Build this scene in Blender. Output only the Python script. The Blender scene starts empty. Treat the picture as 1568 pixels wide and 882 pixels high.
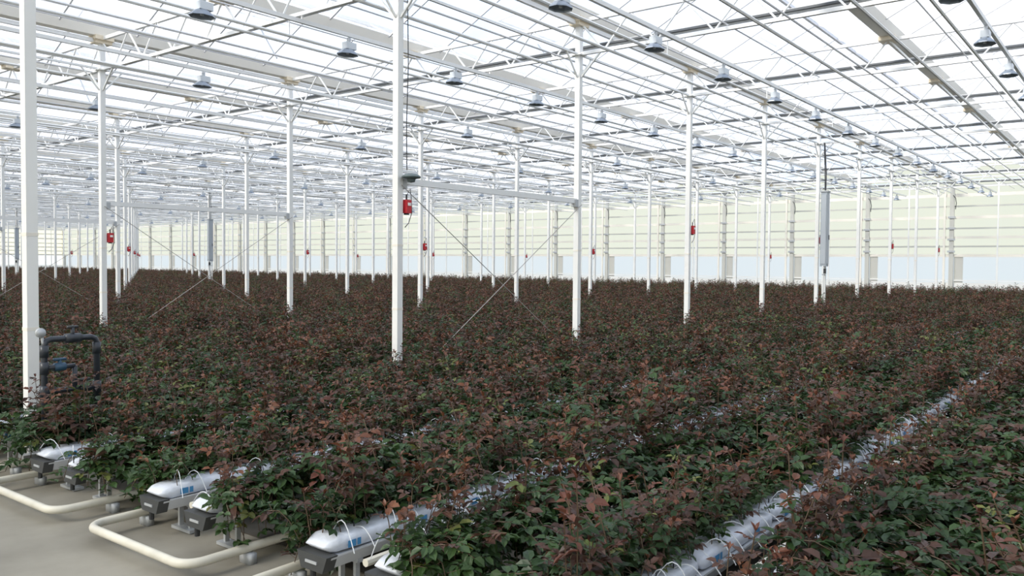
import bpy, math, random
from mathutils import Vector, Matrix, Quaternion
random.seed(7)
sc = bpy.context.scene
sc.view_settings.view_transform='Standard'
D=8.0; S=4.375; ZT=5.93; G=1.6; UE=46.5; VE=104.0; UW=-9.0; VS=-12.0; UG=2.78; SLAB=0.34
ZB=ZT-.52
def UN(n): return (0.75 if n<=0 else 0.80)*S + S*n
ROWS=list(range(1,13))

# ---------------- materials ----------------
def mat(name, col, rough=0.5, metal=0.0, noise=None, bump=0.0, spec=0.5):
    m=bpy.data.materials.new(name); m.use_nodes=True
    nt=m.node_tree; b=nt.nodes['Principled BSDF']
    b.inputs['Base Color'].default_value=(*col,1); b.inputs['Roughness'].default_value=rough
    b.inputs['Metallic'].default_value=metal
    b.inputs['Specular IOR Level'].default_value=spec
    if noise:
        sc_,amt=noise
        tc=nt.nodes.new('ShaderNodeTexCoord'); n=nt.nodes.new('ShaderNodeTexNoise'); n.inputs['Scale'].default_value=sc_; n.inputs['Detail'].default_value=6
        r=nt.nodes.new('ShaderNodeValToRGB')
        r.color_ramp.elements[0].position=.3; r.color_ramp.elements[1].position=.7
        r.color_ramp.elements[0].color=(*[c*(1-amt) for c in col],1); r.color_ramp.elements[1].color=(*[min(1,c*(1+amt)) for c in col],1)
        nt.links.new(tc.outputs['Object'],n.inputs['Vector']); nt.links.new(n.outputs['Fac'],r.inputs['Fac']); nt.links.new(r.outputs['Color'],b.inputs['Base Color'])
        if bump:
            bp=nt.nodes.new('ShaderNodeBump'); bp.inputs['Strength'].default_value=bump; bp.inputs['Distance'].default_value=.02
            nt.links.new(n.outputs['Fac'],bp.inputs['Height']); nt.links.new(bp.outputs['Normal'],b.inputs['Normal'])
    return m
def leafmat(name, c1, c2, trans=0.28):
    m=mat(name,c1,.42,spec=.45); nt=m.node_tree; b=nt.nodes['Principled BSDF']; out=nt.nodes['Material Output']
    oi=nt.nodes.new('ShaderNodeObjectInfo'); geo=nt.nodes.new('ShaderNodeTexCoord')
    n=nt.nodes.new('ShaderNodeTexNoise'); n.inputs['Scale'].default_value=9
    add=nt.nodes.new('ShaderNodeMath'); add.operation='ADD'
    sub=nt.nodes.new('ShaderNodeMath'); sub.operation='MULTIPLY_ADD'; sub.inputs[1].default_value=1.6; sub.inputs[2].default_value=-.8
    sc2=nt.nodes.new('ShaderNodeMath'); sc2.operation='MULTIPLY_ADD'; sc2.inputs[1].default_value=.9; sc2.inputs[2].default_value=.05
    nt.links.new(geo.outputs['Object'],n.inputs['Vector']); nt.links.new(n.outputs['Fac'],sub.inputs[0])
    nt.links.new(oi.outputs['Random'],sc2.inputs[0]); nt.links.new(sc2.outputs[0],add.inputs[0]); nt.links.new(sub.outputs[0],add.inputs[1]); add.use_clamp=True
    mx=nt.nodes.new('ShaderNodeMix'); mx.data_type='RGBA'; mx.inputs[6].default_value=(*c1,1); mx.inputs[7].default_value=(*c2,1)
    nt.links.new(add.outputs[0],mx.inputs[0]); nt.links.new(mx.outputs[2],b.inputs['Base Color'])
    t=nt.nodes.new('ShaderNodeBsdfTranslucent'); nt.links.new(mx.outputs[2],t.inputs['Color'])
    ms=nt.nodes.new('ShaderNodeMixShader'); ms.inputs[0].default_value=trans
    nt.links.new(b.outputs[0],ms.inputs[1]); nt.links.new(t.outputs[0],ms.inputs[2]); nt.links.new(ms.outputs[0],out.inputs['Surface'])
    return m
def glassmat(name,col,tr,tint=(.97,.98,1),var=.12):
    m=bpy.data.materials.new(name); m.use_nodes=True; nt=m.node_tree; nt.nodes.clear()
    out=nt.nodes.new('ShaderNodeOutputMaterial'); a=nt.nodes.new('ShaderNodeBsdfTransparent'); t=nt.nodes.new('ShaderNodeBsdfTranslucent'); ms=nt.nodes.new('ShaderNodeMixShader')
    a.inputs[0].default_value=(*tint,1); t.inputs[0].default_value=(*col,1)
    tc=nt.nodes.new('ShaderNodeTexCoord'); n=nt.nodes.new('ShaderNodeTexNoise'); n.inputs['Scale'].default_value=.35; n.inputs['Detail'].default_value=4
    mr=nt.nodes.new('ShaderNodeMapRange'); mr.inputs['From Min'].default_value=.3; mr.inputs['From Max'].default_value=.7; mr.inputs['To Min'].default_value=max(0,tr-var); mr.inputs['To Max'].default_value=min(1,tr+var)
    nt.links.new(tc.outputs['Object'],n.inputs['Vector']); nt.links.new(n.outputs['Fac'],mr.inputs['Value']); nt.links.new(mr.outputs[0],ms.inputs[0])
    nt.links.new(a.outputs[0],ms.inputs[1]); nt.links.new(t.outputs[0],ms.inputs[2]); nt.links.new(ms.outputs[0],out.inputs[0])
    return m
WHITE=mat('white_painted_steel',(.87,.87,.85),.35)
TRUSSM=mat('truss_steel',(.88,.88,.87),.4)
RAIL=mat('aluminium_rail',(.76,.76,.78),.4)
GALV=mat('galvanised_steel',(.48,.50,.52),.4,.2)
WCOL=mat('wall_column',(.56,.56,.52),.5)
DARKBAR=mat('dark_screen_profile',(.14,.15,.16),.5)
CREAM=mat('cream_bracket',(.76,.66,.50),.5)
GUTT=mat('roof_gutter',(.86,.82,.74),.5)
GLASS=glassmat('roof_diffuse_glass',(.96,.97,1),.34)
WALLP=glassmat('wall_upper_panel',(.93,.83,.58),.96,(.9,.9,.8),.03)
WALLB=glassmat('wall_lower_panel',(.84,.80,.69),.98,(.9,.95,1),.02)
CONC=mat('concrete_floor',(.27,.25,.205),.8,0,(1.6,.24),.15)
SOIL=mat('ground_cover',(.07,.065,.055),.9,0,(3,.4),.3)
SLABM=mat('growbag_film',(.68,.72,.80),.35,0,(14,.10),.5)
BLUE=mat('blue_print',(.06,.26,.52),.4)
BLACK=mat('black_plastic',(.03,.032,.036),.4)
CAPM=mat('gutter_end_cap',(.055,.058,.06),.5)
GUT=mat('gutter_coated',(.62,.64,.67),.4)
PIPEW=mat('white_heating_pipe',(.66,.63,.54),.4,0,(5,.12))
PVC=mat('dark_pvc',(.03,.035,.045),.35)
TEAL=mat('valve_body',(.03,.08,.14),.4)
RED=mat('red_box',(.55,.02,.03),.4)
CAB=mat('grey_cabinet',(.36,.40,.44),.45)
CABD=mat('cabinet_door',(.46,.50,.54),.4)
LAMPB=mat('lamp_housing',(.68,.72,.76),.35,.1)
LAMPR=mat('lamp_reflector',(.27,.31,.37),.3,.3)
CABLE=mat('dark_cable',(.04,.04,.045),.5)
STEEL=mat('bracing_rod',(.36,.34,.32),.5,.3)
DRIP=mat('drip_tube',(.70,.73,.77),.4)
STEM=mat('rose_stem',(.09,.06,.035),.6)
LG=leafmat('leaf_green',(.022,.052,.017),(.050,.10,.028))
LB=leafmat('leaf_bronze',(.062,.032,.024),(.125,.060,.040))
LR=leafmat('leaf_red',(.13,.045,.030),(.22,.090,.045))
LY=leafmat('leaf_fresh',(.08,.13,.028),(.17,.18,.05))

# ---------------- mesh builder ----------------
class MB:
    def __init__(s): s.v=[];s.f=[];s.mi=[];s.mats=[]
    def m(s,mt):
        if mt not in s.mats: s.mats.append(mt)
        return s.mats.index(mt)
    def add(s,vs,fs,mt):
        o=len(s.v); k=s.m(mt); s.v.extend(vs)
        for f in fs: s.f.append(tuple(i+o for i in f)); s.mi.append(k)
    def box(s,c,d,mt,taper=1.0):
        x,y,z=c; a,b,h=d[0]/2,d[1]/2,d[2]/2; t=taper
        vs=[(x-a*t,y-b*t,z-h),(x+a*t,y-b*t,z-h),(x+a*t,y+b*t,z-h),(x-a*t,y+b*t,z-h),(x-a,y-b,z+h),(x+a,y-b,z+h),(x+a,y+b,z+h),(x-a,y+b,z+h)]
        s.add(vs,[(3,2,1,0),(4,5,6,7),(0,1,5,4),(1,2,6,5),(2,3,7,6),(3,0,4,7)],mt)
    def tube(s,p,q,r,mt,n=6,caps=True,r2=None):
        p=Vector(p);q=Vector(q);d=(q-p)
        if d.length<1e-6: return
        d.normalize(); up=Vector((0,0,1)) if abs(d.z)<.95 else Vector((1,0,0))
        a=d.cross(up).normalized(); b=a.cross(d).normalized(); r2=r if r2 is None else r2
        ph=math.pi/n if n==4 else 0
        vs=[]
        for P,R in ((p,r),(q,r2)):
            for i in range(n):
                t=2*math.pi*i/n+ph; vs.append(tuple(P+a*R*math.cos(t)+b*R*math.sin(t)))
        fs=[(i,(i+1)%n,n+(i+1)%n,n+i) for i in range(n)]
        if caps: fs+= [tuple(range(n-1,-1,-1)),tuple(range(n,2*n))]
        s.add(vs,fs,mt)
    def path(s,pts,r,mt,n=8):
        pts=[Vector(p) for p in pts]; rings=[]; a=None
        for i,p in enumerate(pts):
            d=(pts[min(i+1,len(pts)-1)]-pts[max(i-1,0)]).normalized()
            if a is None:
                up=Vector((0,0,1)) if abs(d.z)<.95 else Vector((1,0,0)); a=d.cross(up).normalized()
            else: a=(a-d*a.dot(d)).normalized()
            b=a.cross(d)
            rings.append([tuple(p+a*r*math.cos(2*math.pi*k/n)+b*r*math.sin(2*math.pi*k/n)) for k in range(n)])
        vs=[v for R in rings for v in R]; fs=[]
        for i in range(len(rings)-1):
            for k in range(n): fs.append((i*n+k,i*n+(k+1)%n,(i+1)*n+(k+1)%n,(i+1)*n+k))
        fs+=[tuple(range(n-1,-1,-1)),tuple(range((len(rings)-1)*n,len(rings)*n))]
        s.add(vs,fs,mt)
    def mesh(s,name,smooth=False):
        me=bpy.data.meshes.new(name); me.from_pydata(s.v,[],s.f)
        for m in s.mats: me.materials.append(m)
        me.polygons.foreach_set('material_index',s.mi)
        if smooth: me.polygons.foreach_set('use_smooth',[True]*len(s.f))
        me.update(); return me
    def obj(s,name,parent=None,smooth=False,loc=(0,0,0)):
        o=bpy.data.objects.new(name,s.mesh(name,smooth)); sc.collection.objects.link(o); o.location=loc
        if parent: o.parent=parent
        return o
def empty(name,loc=(0,0,0)):
    e=bpy.data.objects.new(name,None); e.location=loc; e.empty_display_size=.2; sc.collection.objects.link(e); return e
def inst(name,me,loc,rot=(0,0,0),parent=None):
    o=bpy.data.objects.new(name,me); o.location=loc; o.rotation_euler=rot; sc.collection.objects.link(o)
    if parent: o.parent=parent
    return o

# ---------------- floor ----------------
b=MB(); b.box(((UW+UE)/2,(VS+VE)/2,-.1),(UE-UW,VE-VS,.2),CONC); b.obj('floor')
b=MB(); b.box(((3.2+UE)/2,(VS+VE)/2,.004),(UE-3.2,VE-VS,.008),SOIL); b.obj('ground_cover_sheet')

# ---------------- walls ----------------
def wall(name,axis,pos,a0,a1,inward):
    b=MB()
    def P(t,off,z): return (pos+off*inward,t,z) if axis=='u' else (t,pos+off*inward,z)
    def bx(t0,t1,off,w,z0,z1,m):
        c=P((t0+t1)/2,off,(z0+z1)/2); d=(w,t1-t0,z1-z0) if axis=='u' else (t1-t0,w,z1-z0); b.box(c,d,m)
    def q(z0,z1,m): b.add([P(a0,0,z0),P(a1,0,z0),P(a1,0,z1),P(a0,0,z1)],[(0,1,2,3)],m)
    bx(a0,a1,-.05,.1,0,.35,WHITE)
    q(.35,2.3,WALLB); q(2.3,ZT+.1,WALLP)
    bx(a0,a1,.02,.03,.35,.95,WHITE)
    for z,hh,m in ((1.05,.03,WHITE),(2.3,.07,GUTT),(2.75,.04,WCOL),(3.2,.06,GUTT),(3.65,.04,WCOL),(4.2,.07,GUTT),(4.75,.04,WCOL),(5.3,.08,GUTT),(5.75,.06,WCOL)): bx(a0,a1,.05,.05,z-hh,z+hh,m)
    t=a0
    while t<=a1+.01:
        bx(t-.10,t+.10,.12,.12,0,ZT,WCOL)
        bx(t+.28,t+.38,.12,.06,0,ZT,GUTT)
        bx(t-.52,t-.12,.03,.02,.95,2.3,WCOL)
        t2=t+2.0
        if t2<a1: bx(t2-.035,t2+.035,.06,.05,0,ZT,WHITE)
        if axis=='u' and inward<0:
            for z in (2.5,3.1,3.65,4.2): bx(t-.17,t+.17,.2,.05,z-.05,z+.05,GALV)
            pts=[P(t-.05,.25,5.3),P(t-.16,.25,5.15),P(t-.2,.25,4.9),P(t-.16,.22,4.6)]
            b.path(pts,.018,CABLE,5)
        t+=4.0
    return b.obj(name)
wall('wall_east','u',UE,VS,VE,-1)
wall('wall_west','u',UW,VS,VE,1)
wall('wall_north','v',VE,UW,UE,-1)
wall('wall_south','v',VS,UW,UE,1)

# ---------------- roof ----------------
ceil=empty('ceiling')
RH=.95
gl=MB(); gut=MB(); bars=MB()
nb=int(round((VE-VS)/4.0))
for i in range(nb+1):
    v=VS+4.0*i
    gut.add([(UW,v-.11,ZT+.08),(UW,v+.11,ZT+.08),(UW,v+.16,ZT+.24),(UW,v-.16,ZT+.24),(UE,v-.11,ZT+.08),(UE,v+.11,ZT+.08),(UE,v+.16,ZT+.24),(UE,v-.16,ZT+.24)],
        [(0,1,5,4),(1,2,6,5),(3,0,4,7),(0,3,2,1),(4,5,6,7)],GUTT)
    if i==nb: break
    vr=v+2.0; z0=ZT+.22; z1=z0+RH
    gl.add([(UW,v+.12,z0),(UE,v+.12,z0),(UE,vr,z1),(UW,vr,z1)],[(0,1,2,3)],GLASS)
    gl.add([(UW,vr,z1),(UE,vr,z1),(UE,v+3.88,z0),(UW,v+3.88,z0)],[(0,1,2,3)],GLASS)
    gut.box(((UW+UE)/2,vr,z1-.03),(UE-UW,.06,.08),RAIL)
    u=UW; step=S/3
    while u<=UE:
        bars.tube((u,v+.12,z0-.02),(u,vr,z1-.02),.022,RAIL,4,False)
        bars.tube((u,vr,z1-.02),(u,v+3.88,z0-.02),.022,RAIL,4,False)
        u+=step
    for uu in (UW,UE):
        gl.add([(uu,v,z0-.1),(uu,v+4.0,z0-.1),(uu,vr,z1)],[(0,1,2)],WALLP)
gl.obj('glass_panes',ceil); gut.obj('gutters_and_ridges',ceil); bars.obj('glazing_bars',ceil)
vent=MB()
for i in range(nb):
    v=VS+4.0*i; vr=v+2.0
    for k,uc in enumerate([UW+2.2+S*j for j in range(int((UE-UW)/S))]):
        if (k+i)%2: continue
        wdt=2.1; a=Vector((uc-wdt/2,vr,ZT+.22+RH+.02)); c=a+Vector((0,1.2,-.16))
        for dx in (0,wdt/2,wdt): vent.tube(a+Vector((dx,0,0)),c+Vector((dx,0,0)),.022,RAIL,4,False)
        vent.tube(c,c+Vector((wdt,0,0)),.028,RAIL,4,False)
        vent.add([tuple(a),tuple(a+Vector((wdt,0,0))),tuple(c+Vector((wdt,0,0))),tuple(c)],[(0,1,2,3)],GLASS)
        vent.tube(c+Vector((wdt/2,0,0)),(uc,vr+.4,ZT+.02),.016,GALV,4,False)
vent.obj('roof_vents',ceil)

ulist=[UN(n) for n in range(-2,10)]
tm=MB(); L=VE-VS; zt=ZT+.05; zb=ZB
tm.box((0,L/2,zt),(.06,L-.6,.06),TRUSSM); tm.box((0,L/2,zb),(.06,L-.6,.055),TRUSSM)
n=int(L-1)
for k in range(n):
    y0=.5+k; tm.tube((0,y0,zb),(0,y0+.5,zt),.017,TRUSSM,5,False); tm.tube((0,y0+.5,zt),(0,y0+1,zb),.017,TRUSSM,5,False)
for k in range(1,int(L/4)):
    tm.box((0,k*4.0,ZT+.05),(.36,.28,.08),CREAM)
tmesh=tm.mesh('roof_truss')
for u in ulist: inst('roof_truss',tmesh,(u,VS,0))

SCR=mat('folded_screen_cloth',(.75,.76,.77),.7)
dm=MB(); dm.box((0,L/2,0),(.05,L-.6,.035),DARKBAR); dm.box((.05,L/2,.0),(.03,L-.6,.09),SCR); dmesh=dm.mesh('screen_pull_profile')
for u in [x+.55 for x in ulist]: inst('screen_pull_profile',dmesh,(u,VS,zb+.27))

pm=MB()
for i in range(nb):
    v=VS+4.0*i
    for dv,z,r in ((.7,zb-.06,.027),(3.3,zb-.06,.027),(1.3,zb+.07,.012),(2.7,zb+.07,.012),(.3,zb-.02,.016),(2.3,zb-.27,.024)):
        pm.tube((UW+.3,v+dv,z),(UE-.5,v+dv,z),r,RAIL if r<.02 else TRUSSM,6,False)
    for u in ulist:
        pm.tube((u,v+2.3,zb-.27),(u,v+2.3,zb),.01,WHITE,4,False)
        for dv in (.7,3.3): pm.tube((u,v+dv,zb-.06),(u,v+dv,zb+.02),.014,WHITE,4,False)
pm.obj('overhead_heating_pipes')
lm=MB()
for k in range(-1,13):
    v=D*k
    lm.box(((UW+UE)/2,v,ZT+.0),(UE-UW-.8,.06,.07),TRUSSM)
    lm.tube((UW+.4,v,zb),(UE-.5,v,zb),.026,TRUSSM,4,False)
lm.obj('longitudinal_beams')

# ---------------- lamps ----------------
def lamp(b,x,y,z):
    k=1.15
    b.box((x+.03*k,y,z+.12*k),(.17*k,.10*k,.09*k),LAMPB)
    b.box((x+.02*k,y,z+.19*k),(.04*k,.04*k,.08*k),GALV)
    def ring(rx,ry,zz): return [(x+k*rx*math.cos(math.pi/8+q*math.pi/4),y+k*ry*math.sin(math.pi/8+q*math.pi/4),z+zz*k) for q in range(8)]
    R=ring(.055,.045,.08)+ring(.10,.08,.055)+ring(.155,.125,.01)+ring(.16,.13,-.005)
    fs=[]
    for j in range(3):
        for q in range(8): fs.append((j*8+q,j*8+(q+1)%8,(j+1)*8+(q+1)%8,(j+1)*8+q))
    b.add(R,fs,LAMPR)
    b.tube((x,y,z+.06),(x,y,z+.01),.024,LAMPB,6)
def lamprail(stepn,name):
    railm=MB()
    railm.box(((UE-1.6)/2+.8,0,.31),(UE-1.6,.05,.06),TRUSSM)
    u=1.25
    while u<UE-.9:
        lamp(railm,u,0,0); u+=2.5*stepn
    for n in range(0,10): railm.tube((UN(n),0,.32),(UN(n),0,zb-4.99),.014,WHITE,4,False)
    return railm.mesh(name)
r1=lamprail(1,'grow_lamp_rail'); r2=lamprail(3,'grow_lamp_rail')
v=-2.0
while v<VE:
    inst('grow_lamp_rail',r1 if v<11 else r2,(0,v,4.99)); v+=4.0

# ---------------- posts ----------------
pmh=MB(); h=ZT+.02
pmh.box((0,0,h/2),(.098,.098,h),WHITE)
pmh.box((0,0,.02),(.24,.24,.03),GALV)
pmh.box((0,0,zb-.02),(.2,.2,.02),WHITE)
pmh.box((0,0,ZT-.02),(.32,.2,.06),CREAM)
for sx in (-1,1):
    pmh.tube((sx*.05,0,zb-.4),(sx*.4,0,zb),.017,WHITE,4)
    pmh.tube((0,sx*.05,zb-.4),(0,sx*.45,zb),.02,WHITE,4)
for z in (1.15,2.0): pmh.box((0,0,z),(.104,.104,.03),GUTT)
postmesh=pmh.mesh('steel_post')
rb=MB()
rb.box((0,0,0),(.09,.10,.18),RED); rb.box((0,-.055,.03),(.05,.015,.04),WHITE); rb.tube((.0,0,.09),(.0,0,.16),.012,CABLE)
rb.box((0,0,-.10),(.05,.05,.02),BLACK); rb.path([(0,0,.15),(.05,-.02,.24),(.06,-.03,.1),(.07,-.03,-.08),(.02,-.02,-.22),(-.03,0,-.28)],.006,CABLE,5)
rbm=rb.mesh('red_alarm_box')
for k in [0]+ROWS:
    for n in range(-2,10):
        inst('steel_post',postmesh,(UN(n),D*k,0))
        if k>0 and n>0 and n%2==1 and (k in (1,4,7) or (n+k)%4==3 or (k==2 and n==3)):
            inst('red_alarm_box',rbm,(UN(n)+.115,D*k-.05,2.52 if k==1 else 2.2))
for k in ROWS:
    b=MB(); u1=UN(1); u2=UN(2); y=D*k
    b.box(((u1+u2)/2,y,2.86),(S-.1,.055,.085),TRUSSM)
    b.tube((u1,y-.07,2.8),(u2,y-.07,.08),.006,STEEL,5); b.tube((u2,y-.09,2.8),(u1,y-.09,.08),.006,STEEL,5)
    b.box((u1+.09,y,2.82),(.08,.10,.13),GALV); b.box((u2-.09,y,2.82),(.08,.10,.13),GALV)
    b.obj('wind_bracing')
b=MB()
def lathe(b,cx,cy,prof,mt,n=20):
    vs=[(cx+r*math.cos(2*math.pi*k/n),cy+r*math.sin(2*math.pi*k/n),z) for r,z in prof for k in range(n)]
    fs=[(j*n+k,j*n+(k+1)%n,(j+1)*n+(k+1)%n,(j+1)*n+k) for j in range(len(prof)-1) for k in range(n)]
    b.add(vs,fs,mt)
ux=UN(1)+.08; vy=D-.17
lathe(b,ux,vy,[(.001,2.95),(.08,2.945),(.12,2.92),(.13,2.905),(.12,2.89),(.06,2.88),(.05,2.84),(.001,2.83)],mat('sensor_disc',(.10,.13,.13),.4))
b.tube((ux,vy,2.90),(ux-.06,D-.05,2.90),.015,GALV)
b.path([(ux,D-.08,5.8),(ux+.02,D-.09,4.4),(ux,D-.08,3.6),(ux,D-.09,3.0)],.007,CABLE,5)
b.obj('hanging_sensor')
for k in (1,5,8):
    b=MB(); cx=UN(5)-.10; cy=D*k-.25
    b.box((cx,cy,2.84),(.24,.18,2.2),CAB); b.box((cx,cy-.095,2.84),(.2,.012,2.05),CABD); b.box((cx-.125,cy,2.84),(.012,.14,2.05),CABD)
    b.box((cx,cy,3.96),(.28,.22,.04),GALV); b.box((cx+.06,cy-.11,2.6),(.02,.02,.14),BLACK)
    for dx in (-.1,.1): b.tube((cx+dx,cy,0),(cx+dx,cy,1.76),.03,WHITE,6)
    b.tube((cx-.14,cy,1.5),(cx+.14,cy,1.5),.018,GALV)
    b.box((cx-.07,cy-.03,1.6),(.09,.09,.15),BLACK)
    for q in (-.05,0,.05): b.path([(cx+q,cy,3.9),(cx+q*1.5,cy,4.5),(cx+q,cy+.05,5.4)],.01,CABLE,5)
    b.obj('control_cabinet')

# ---------------- beds ----------------
def bed(j):
    vc=G*j-.05
    near = j<=6
    p=empty('growing_bench',(UG,vc,0)); L=UE-1.2-UG
    b=MB()
    for s in (-1,1):
        y=s*.26
        w,zb_,zt_=.115,SLAB-.15,SLAB-.085
        prof=[(-w,zt_+.01),(-w,zt_),(-w+.03,zb_),(w-.03,zb_),(w,zt_),(w,zt_+.01)]
        vs=[(x,y+a,z) for x in (0,L) for a,z in prof]; m_=len(prof)
        b.add(vs,[(i,i+1,m_+i+1,m_+i) for i in range(m_-1)],GUT)
        b.add([(0,y-w,zt_),(0,y+w,zt_),(L,y+w,zt_),(L,y-w,zt_)],[(0,1,2,3)],GUT)
        b.add([(-.035,y-w-.004,zt_+.012),(-.035,y+w+.004,zt_+.012),(-.035,y+w-.03,zb_-.01),(-.035,y-w+.03,zb_-.01),(.04,y-w-.004,zt_+.012),(.04,y+w+.004,zt_+.012),(.04,y+w-.03,zb_-.01),(.04,y-w+.03,zb_-.01)],
          [(3,2,1,0),(4,5,6,7),(0,1,5,4),(1,2,6,5),(2,3,7,6),(3,0,4,7)],CAPM)
        b.box((-.038,y,zt_-.03),(.006,.09,.014),GALV)
        b.tube((.0,y+.03,zb_-.01),(.0,y+.03,zb_-.07),.016,BLACK,8)
        x=.22
        while x<L:
            b.box((x,y-.06,zb_/2),(.03,.02,zb_),GALV); b.box((x,y+.06,zb_/2),(.03,.02,zb_),GALV)
            b.box((x,y,.015),(.08,.22,.02),GALV); b.box((x,y,zb_-.01),(.04,.18,.02),GALV)
            x+=2.0
    b.tube((.1,0,SLAB-.1),(L,0,SLAB-.1),.022,PIPEW,8); b.tube((.15,.05,SLAB-.19),(L,.05,SLAB-.19),.016,BLACK,6)
    b.obj('gutter_frame',p)
    b=MB(); n=12
    x0=.0
    while x0<L-1:
        for s in (-1,1):
            y=s*.26
            rows=[(-.01,.75,.10),(.03,.92,.72),(.07,1,.95),(.3,1,1),(.5,.99,.98),(.7,1,1.02),(.92,1,.95),(.96,.92,.7),(.985,.75,.1)]
            vs=[]
            for xx,wy,hz in rows:
                jt=random.uniform(-.004,.004)
                for k in range(n):
                    a=2*math.pi*k/n; ca=math.copysign(abs(math.cos(a))**.4,math.cos(a)); sa=math.copysign(abs(math.sin(a))**.45,math.sin(a))
                    vs.append((x0+xx,y+.10*wy*ca+jt,SLAB-.04+.045*hz*sa+jt))
            fs=[(r*n+k,r*n+(k+1)%n,(r+1)*n+(k+1)%n,(r+1)*n+k) for r in range(len(rows)-1) for k in range(n)]
            fs+=[tuple(range(n-1,-1,-1)),tuple(range((len(rows)-1)*n,len(rows)*n))]
            b.add(vs,fs,SLABM)
            if near:
                for sd in (-1,1):
                    yy=y+sd*.106
                    for xa,xb in ((.12,.175),(.185,.21),(.66,.72)):
                        b.add([(x0+xa,yy,SLAB-.062),(x0+xb,yy,SLAB-.062),(x0+xb,yy,SLAB-.025),(x0+xa,yy,SLAB-.025)],[(0,1,2,3)],BLUE)
        x0+=1.0
    b.obj('growbags',p,True)
    if j<=7:
        b=MB()
        x=.08
        while x<min(L,14):
            for s in (-1,1):
                y=s*.26; h=random.uniform(.04,.13); dx=random.uniform(-.1,.12); e=random.uniform(-.06,.06)
                pts=[]
                for t in [i/7 for i in range(8)]:
                    pts.append((x+dx*t,s*.06+(y+e-s*.06)*t, SLAB-.06+.06*t+h*math.sin(math.pi*t)))
                b.path(pts,.0028,DRIP,5)
                b.tube((x+dx,y+e,SLAB-.02),(x+dx,y+e,SLAB+.03),.004,BLACK,5)
            x+=random.uniform(.14,.22)
        b.obj('drip_irrigation_tubes',p)
JS=range(-2,65)
for j in JS: bed(j)
for j in JS:
    vc=G*j-.05; b=MB(); z=.09; r=.027; ue=2.5; hw=.57; c=.12
    pts=[(UE-1.2,vc-hw,z),(UG+1,vc-hw,z),(ue+c,vc-hw,z)]
    for k in range(1,6):
        a=k*math.pi/12; pts.append((ue+c-c*math.sin(a),vc-hw+c-c*math.cos(a),z))
    pts.append((ue,vc-hw+c,z)); pts.append((ue,vc+hw-c,z))
    for k in range(1,6):
        a=k*math.pi/12; pts.append((ue+c-c*math.cos(a),vc+hw-c+c*math.sin(a),z))
    pts+=[(ue+c,vc+hw,z),(UG+1,vc+hw,z),(UE-1.2,vc+hw,z)]
    b.path(pts,r,PIPEW,10)
    x=2.9
    while x<UE-2:
        for s in (-1,1): b.box((x,vc+s*hw,.032),(.05,.1,.064),GALV)
        x+=2.0
    b.obj('pipe_rail',None,True)

# ---------------- rose plants ----------------
def leaflet(b,base,dirv,nrm,ln,wd,mt,fold=.22):
    d=dirv.normalized(); s=d.cross(nrm)
    if s.length<1e-4: s=d.cross(Vector((1,0,0)))
    s.normalize(); up=s.cross(d).normalized(); dr=-up*ln*.12
    def P(t,w): return tuple(base+d*(ln*t)+s*(wd*w)+up*(abs(w)*wd*fold*2)+dr*(t*t*1.5))
    vs=[P(0,0),P(.5,0),P(1,0),P(.25,-.42),P(.66,-.40),P(.25,.42),P(.66,.40)]
    b.add(vs,[(0,3,4,1),(1,4,2),(0,1,6,5),(1,2,6)],mt)
def compound(b,p,out,mtp,size,rng):
    out=out.normalized(); n=3 if rng.random()<.4 else 5
    petl=size*1.1; end=p+out*petl+Vector((0,0,-.15*petl))
    b.tube(p,end,.0018,STEM,3,False)
    nrm=(Vector((0,0,1))+Vector((rng.uniform(-.5,.5),rng.uniform(-.5,.5),0))).normalized()
    side=out.cross(nrm).normalized()
    leaflet(b,end,out+Vector((0,0,rng.uniform(-.6,.1))),nrm,size*rng.uniform(.9,1.15),size*.76,mtp)
    for t,sz in ((.72,.9),(.35,.72))[:(n-1)//2]:
        q=p+(end-p)*t
        for s in (-1,1):
            leaflet(b,q,out*.35+side*s+Vector((0,0,rng.uniform(-.45,.1))),nrm+side*s*rng.uniform(-.3,.3),size*sz,size*.68*sz,mtp)
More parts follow.
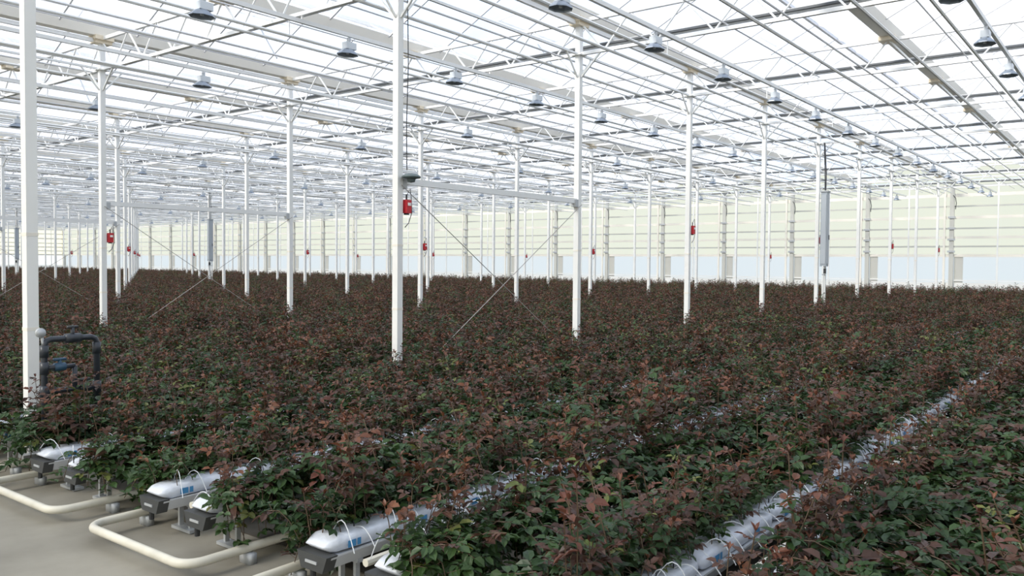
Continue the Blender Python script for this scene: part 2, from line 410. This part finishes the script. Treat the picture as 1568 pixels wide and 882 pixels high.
def bush(seed,redness,tall=.25):
    rng=random.Random(seed); b=MB()
    for k in range(rng.randint(7,9)):
        x=rng.uniform(-.15,.15); y=rng.uniform(-.08,.17); H=rng.uniform(.14,.36) if rng.random()>tall else rng.uniform(.36,.58); lean=Vector((rng.uniform(-.22,.22),rng.uniform(-.18,.44),1)).normalized()
        p0=Vector((x,y,-.02)); bend=Vector((rng.uniform(-.06,.06),rng.uniform(-.06,.06),0))
        f=lambda t: p0+lean*(H*t)+bend*(t*t)
        b.path([f(0),f(.35),f(.7),f(1)],.003,STEM,4)
        z=.05; ang=rng.uniform(0,6.28); fresh=rng.random()<.14
        while z<H:
            t=z/H; ang+=2.4+rng.uniform(-.4,.4)
            out=Vector((math.cos(ang),math.sin(ang),rng.uniform(.0,.6)+.3*t))
            r=rng.random()
            if z>.15+.12*rng.random(): mt = (LY if r<.4 else LG) if fresh else (LR if r<.24*redness+(.14 if t>.85 else 0) else (LB if r<.58+.3*redness else LG))
            elif z>.10: mt= LB if r<.30 else (LG if r<.94 else LY)
            else: mt= LG if r<.92 else LY
            compound(b,f(t),out,mt,rng.uniform(.044,.070)*(1-.3*max(0,t-.7)/.3*.8),rng)
            z+=rng.uniform(.030,.052)
        tp=f(1)
        for q in range(3):
            a=rng.uniform(0,6.28); leaflet(b,tp,Vector((math.cos(a)*.5,math.sin(a)*.5,1)),Vector((-math.cos(a),-math.sin(a),.3)),.045,.02,LR if rng.random()<.7 else LB)
    for k in range(rng.randint(5,6)):
        x=rng.uniform(-.15,.15); p0=Vector((x,.02,.03)); ex=rng.uniform(-.15,.15); R=rng.uniform(.2,.36); dn=rng.uniform(.05,.30)
        f=lambda t: p0+Vector((ex*t,R*math.sin(t*1.5),.10*math.sin(t*3.0)-dn*t*t))
        b.path([f(0),f(.33),f(.66),f(1)],.003,STEM,4)
        for q in range(8):
            t=.15+.85*q/7; ang=rng.uniform(0,6.28)
            out=Vector((math.cos(ang),math.sin(ang)*.7+.3,rng.uniform(-.3,.6)))
            r=rng.random(); compound(b,f(t),out,LG if r<.87 else (LY if r<.92 else LB),rng.uniform(.050,.074),rng)
    return b.mesh('rose_bush_variant')
def skirt(seed):
    rng=random.Random(seed); b=MB()
    for k in range(9):
        x=rng.uniform(-.16,.16); p0=Vector((x,-.05,rng.uniform(-.02,.06))); ex=rng.uniform(-.15,.15); R=rng.uniform(.12,.34); up=rng.uniform(-.30,.20)
        f=lambda t: p0+Vector((ex*t,R*t,.10*math.sin(t*3.0)+up*t*t))
        b.path([f(0),f(.33),f(.66),f(1)],.003,STEM,4)
        for q in range(8):
            t=.1+.9*q/7; ang=rng.uniform(0,6.28)
            out=Vector((math.cos(ang),math.sin(ang),rng.uniform(-.3,.6)))
            r=rng.random(); hi=f(t).z>.12
            compound(b,f(t),out,(LB if r<.35 else LG) if hi else (LG if r<.90 else (LY if r<.96 else LB)),rng.uniform(.052,.078),rng)
    return b.mesh('rose_bush_variant')
col=bpy.data.collections.new('rose_bush_variants')
NV=10; NS=4
for i in range(NV):
    o=bpy.data.objects.new('rose_bush_v%02d'%i,bush(100+i,[.4,.9,1.2,.7,.5,1,.3,.8,.6,.2][i],[.1,.3,.2,.4,.1,.25,.15,.35,.2,.3][i])); col.objects.link(o)
for i in range(NS):
    o=bpy.data.objects.new('rose_bush_v%02d'%(NV+i),skirt(300+i)); col.objects.link(o)
ng=bpy.data.node_groups.new('scatter_roses','GeometryNodeTree')
ng.interface.new_socket('Geometry',in_out='INPUT',socket_type='NodeSocketGeometry'); ng.interface.new_socket('Geometry',in_out='OUTPUT',socket_type='NodeSocketGeometry')
N=ng.nodes; gi=N.new('NodeGroupInput'); go=N.new('NodeGroupOutput'); iop=N.new('GeometryNodeInstanceOnPoints'); ci=N.new('GeometryNodeCollectionInfo')
ci.inputs['Collection'].default_value=col; ci.inputs['Separate Children'].default_value=True; ci.inputs['Reset Children'].default_value=True
def attr(nm,t):
    a=N.new('GeometryNodeInputNamedAttribute'); a.data_type=t; a.inputs['Name'].default_value=nm; return a.outputs['Attribute']
ng.links.new(gi.outputs[0],iop.inputs['Points']); ng.links.new(ci.outputs[0],iop.inputs['Instance']); iop.inputs['Pick Instance'].default_value=True
ng.links.new(attr('rot','FLOAT_VECTOR'),iop.inputs['Rotation']); ng.links.new(attr('scl','FLOAT'),iop.inputs['Scale']); ng.links.new(attr('idx','INT'),iop.inputs['Instance Index'])
ng.links.new(iop.outputs[0],go.inputs[0])
for j in JS:
    vc=G*j-.05; pts=[];rot=[];scl=[];idx=[]
    for s in (-1,1):
        u=UG+.12+random.uniform(0,.1); ph=random.uniform(0,6)
        while u<UE-1.3:
            pts.append((u-UG,s*.27+random.uniform(-.03,.03),SLAB)); rot+= [random.uniform(-.06,.06),random.uniform(-.06,.06),(0 if s>0 else math.pi)+random.uniform(-.4,.4)]
            scl.append(random.uniform(.78,1.12)*(1+.12*math.sin(u*1.3+ph))); idx.append(random.randrange(NV)); u+=random.uniform(.2,.28)
        if j<=10:
            u=UG+.15
            while u<UE-1.3:
                pts.append((u-UG,s*(.44+random.uniform(-.03,.06)),SLAB-.02+random.uniform(-.08,.05))); rot+= [random.uniform(-.1,.1),random.uniform(-.1,.1),(0 if s>0 else math.pi)+random.uniform(-.4,.4)]
                scl.append(random.uniform(.85,1.15)); idx.append(NV+random.randrange(NS)); u+=random.uniform(.24,.32)
        if (j==0 and s>0) or (j==1 and s<0):
            u=UG+.1
            while u<16:
                pts.append((u-UG,s*(.62+random.uniform(-.05,.08)),SLAB-.10+random.uniform(-.1,.08))); rot+= [random.uniform(-.1,.1),random.uniform(-.1,.1),random.uniform(0,6.28)]
                scl.append(random.uniform(.95,1.2)); idx.append(NV+random.randrange(NS)); u+=random.uniform(.16,.24)
    me=bpy.data.meshes.new('rose_row'); me.from_pydata(pts,[],[])
    a=me.attributes.new('rot','FLOAT_VECTOR','POINT'); a.data.foreach_set('vector',rot)
    a=me.attributes.new('scl','FLOAT','POINT'); a.data.foreach_set('value',scl)
    a=me.attributes.new('idx','INT','POINT'); a.data.foreach_set('value',idx)
    o=bpy.data.objects.new('rose_bush_row',me); o.location=(UG,vc,0); sc.collection.objects.link(o)
    md=o.modifiers.new('scatter','NODES'); md.node_group=ng

# ---------------- pipe & valve assembly ----------------
b=MB(); y=7.38; xa,xb=3.13,3.57; r=.026
zt_=1.10; z1_=.66; zm=.86
b.path([(xa,y,0),(xa,y,zt_-.05),(xa+.015,y,zt_-.015),(xa+.05,y,zt_),(xb-.05,y,zt_),(xb-.015,y,zt_-.015),(xb,y,zt_-.05),(xb,y,.5)],r,PVC,10)
b.tube((xa,y,z1_),(xb,y,z1_),r*.9,PVC,10)
b.tube((xa,y,zm),(xa+.25,y,zm),r*.8,PVC,10)
for x,z in ((xa,zt_-.1),(xa,z1_),(xb,z1_),(xb,zt_-.1),(xa,zm)): b.tube((x,y,z-.05),(x,y,z+.05),r*1.35,PVC,10)
b.tube((xa+.17,y,zt_),(xa+.30,y,zt_),r*1.6,PVC,10); b.tube((xa+.235,y,zt_),(xa+.235,y,zt_+.09),.017,PVC,8); b.box((xa+.235,y,zt_+.095),(.09,.025,.025),BLACK)
b.tube((xa+.08,y,zm),(xa+.17,y,zm),r*1.4,TEAL,10); b.tube((xa+.125,y,zm),(xa+.125,y,zm+.06),.017,TEAL,8); b.box((xa+.125,y,zm+.065),(.10,.03,.022),TEAL)
b.tube((xa+.25,y,zm),(xa+.25,y,z1_),r*.8,PVC,10); b.tube((xa+.29,y,z1_),(xa+.38,y,z1_),r*1.4,PVC,10); b.box((xa+.335,y,z1_+.07),(.09,.025,.025),BLACK)
b.tube((xa-.03,y-.02,1.16),(xa-.03,y+.01,1.16),.04,GALV,14); b.tube((xa,y,1.02),(xa-.02,y,1.14),.012,GALV,6)
b.obj('irrigation_valve_manifold',None,True)

# ---------------- light / world ----------------
w=bpy.data.worlds.new('sky'); sc.world=w; w.use_nodes=True; nt=w.node_tree; bg=nt.nodes['Background']
tc=nt.nodes.new('ShaderNodeTexCoord'); n=nt.nodes.new('ShaderNodeTexNoise'); n.inputs['Scale'].default_value=2.2; n.inputs['Detail'].default_value=6
r=nt.nodes.new('ShaderNodeValToRGB'); r.color_ramp.elements[0].position=.40; r.color_ramp.elements[0].color=(.48,.66,.95,1); r.color_ramp.elements[1].position=.62; r.color_ramp.elements[1].color=(.92,.95,.98,1)
nt.links.new(tc.outputs['Generated'],n.inputs['Vector']); nt.links.new(n.outputs['Fac'],r.inputs['Fac']); nt.links.new(r.outputs['Color'],bg.inputs['Color']); bg.inputs['Strength'].default_value=1.35
sd=bpy.data.lights.new('sun','SUN'); sd.energy=4.8; sd.angle=math.radians(20); sd.color=(1,.94,.84)
so=bpy.data.objects.new('sun',sd); sc.collection.objects.link(so); so.rotation_euler=Vector((.8,-.25,-.66)).to_track_quat('-Z','Y').to_euler()

# ---------------- camera ----------------
cd=bpy.data.cameras.new('camera'); cd.lens=1299/1600*36; cd.sensor_width=36; cd.clip_end=400
co=bpy.data.objects.new('camera',cd); sc.collection.objects.link(co); sc.camera=co
th=math.radians(37.6); pt=math.radians(1.75)
f=Vector((math.cos(th)*math.cos(pt),math.sin(th)*math.cos(pt),-math.sin(pt)))
q=f.to_track_quat('-Z','Y') @ Quaternion((0,0,1),math.radians(.44))
co.rotation_euler=q.to_euler(); co.location=(0,0,1.78)
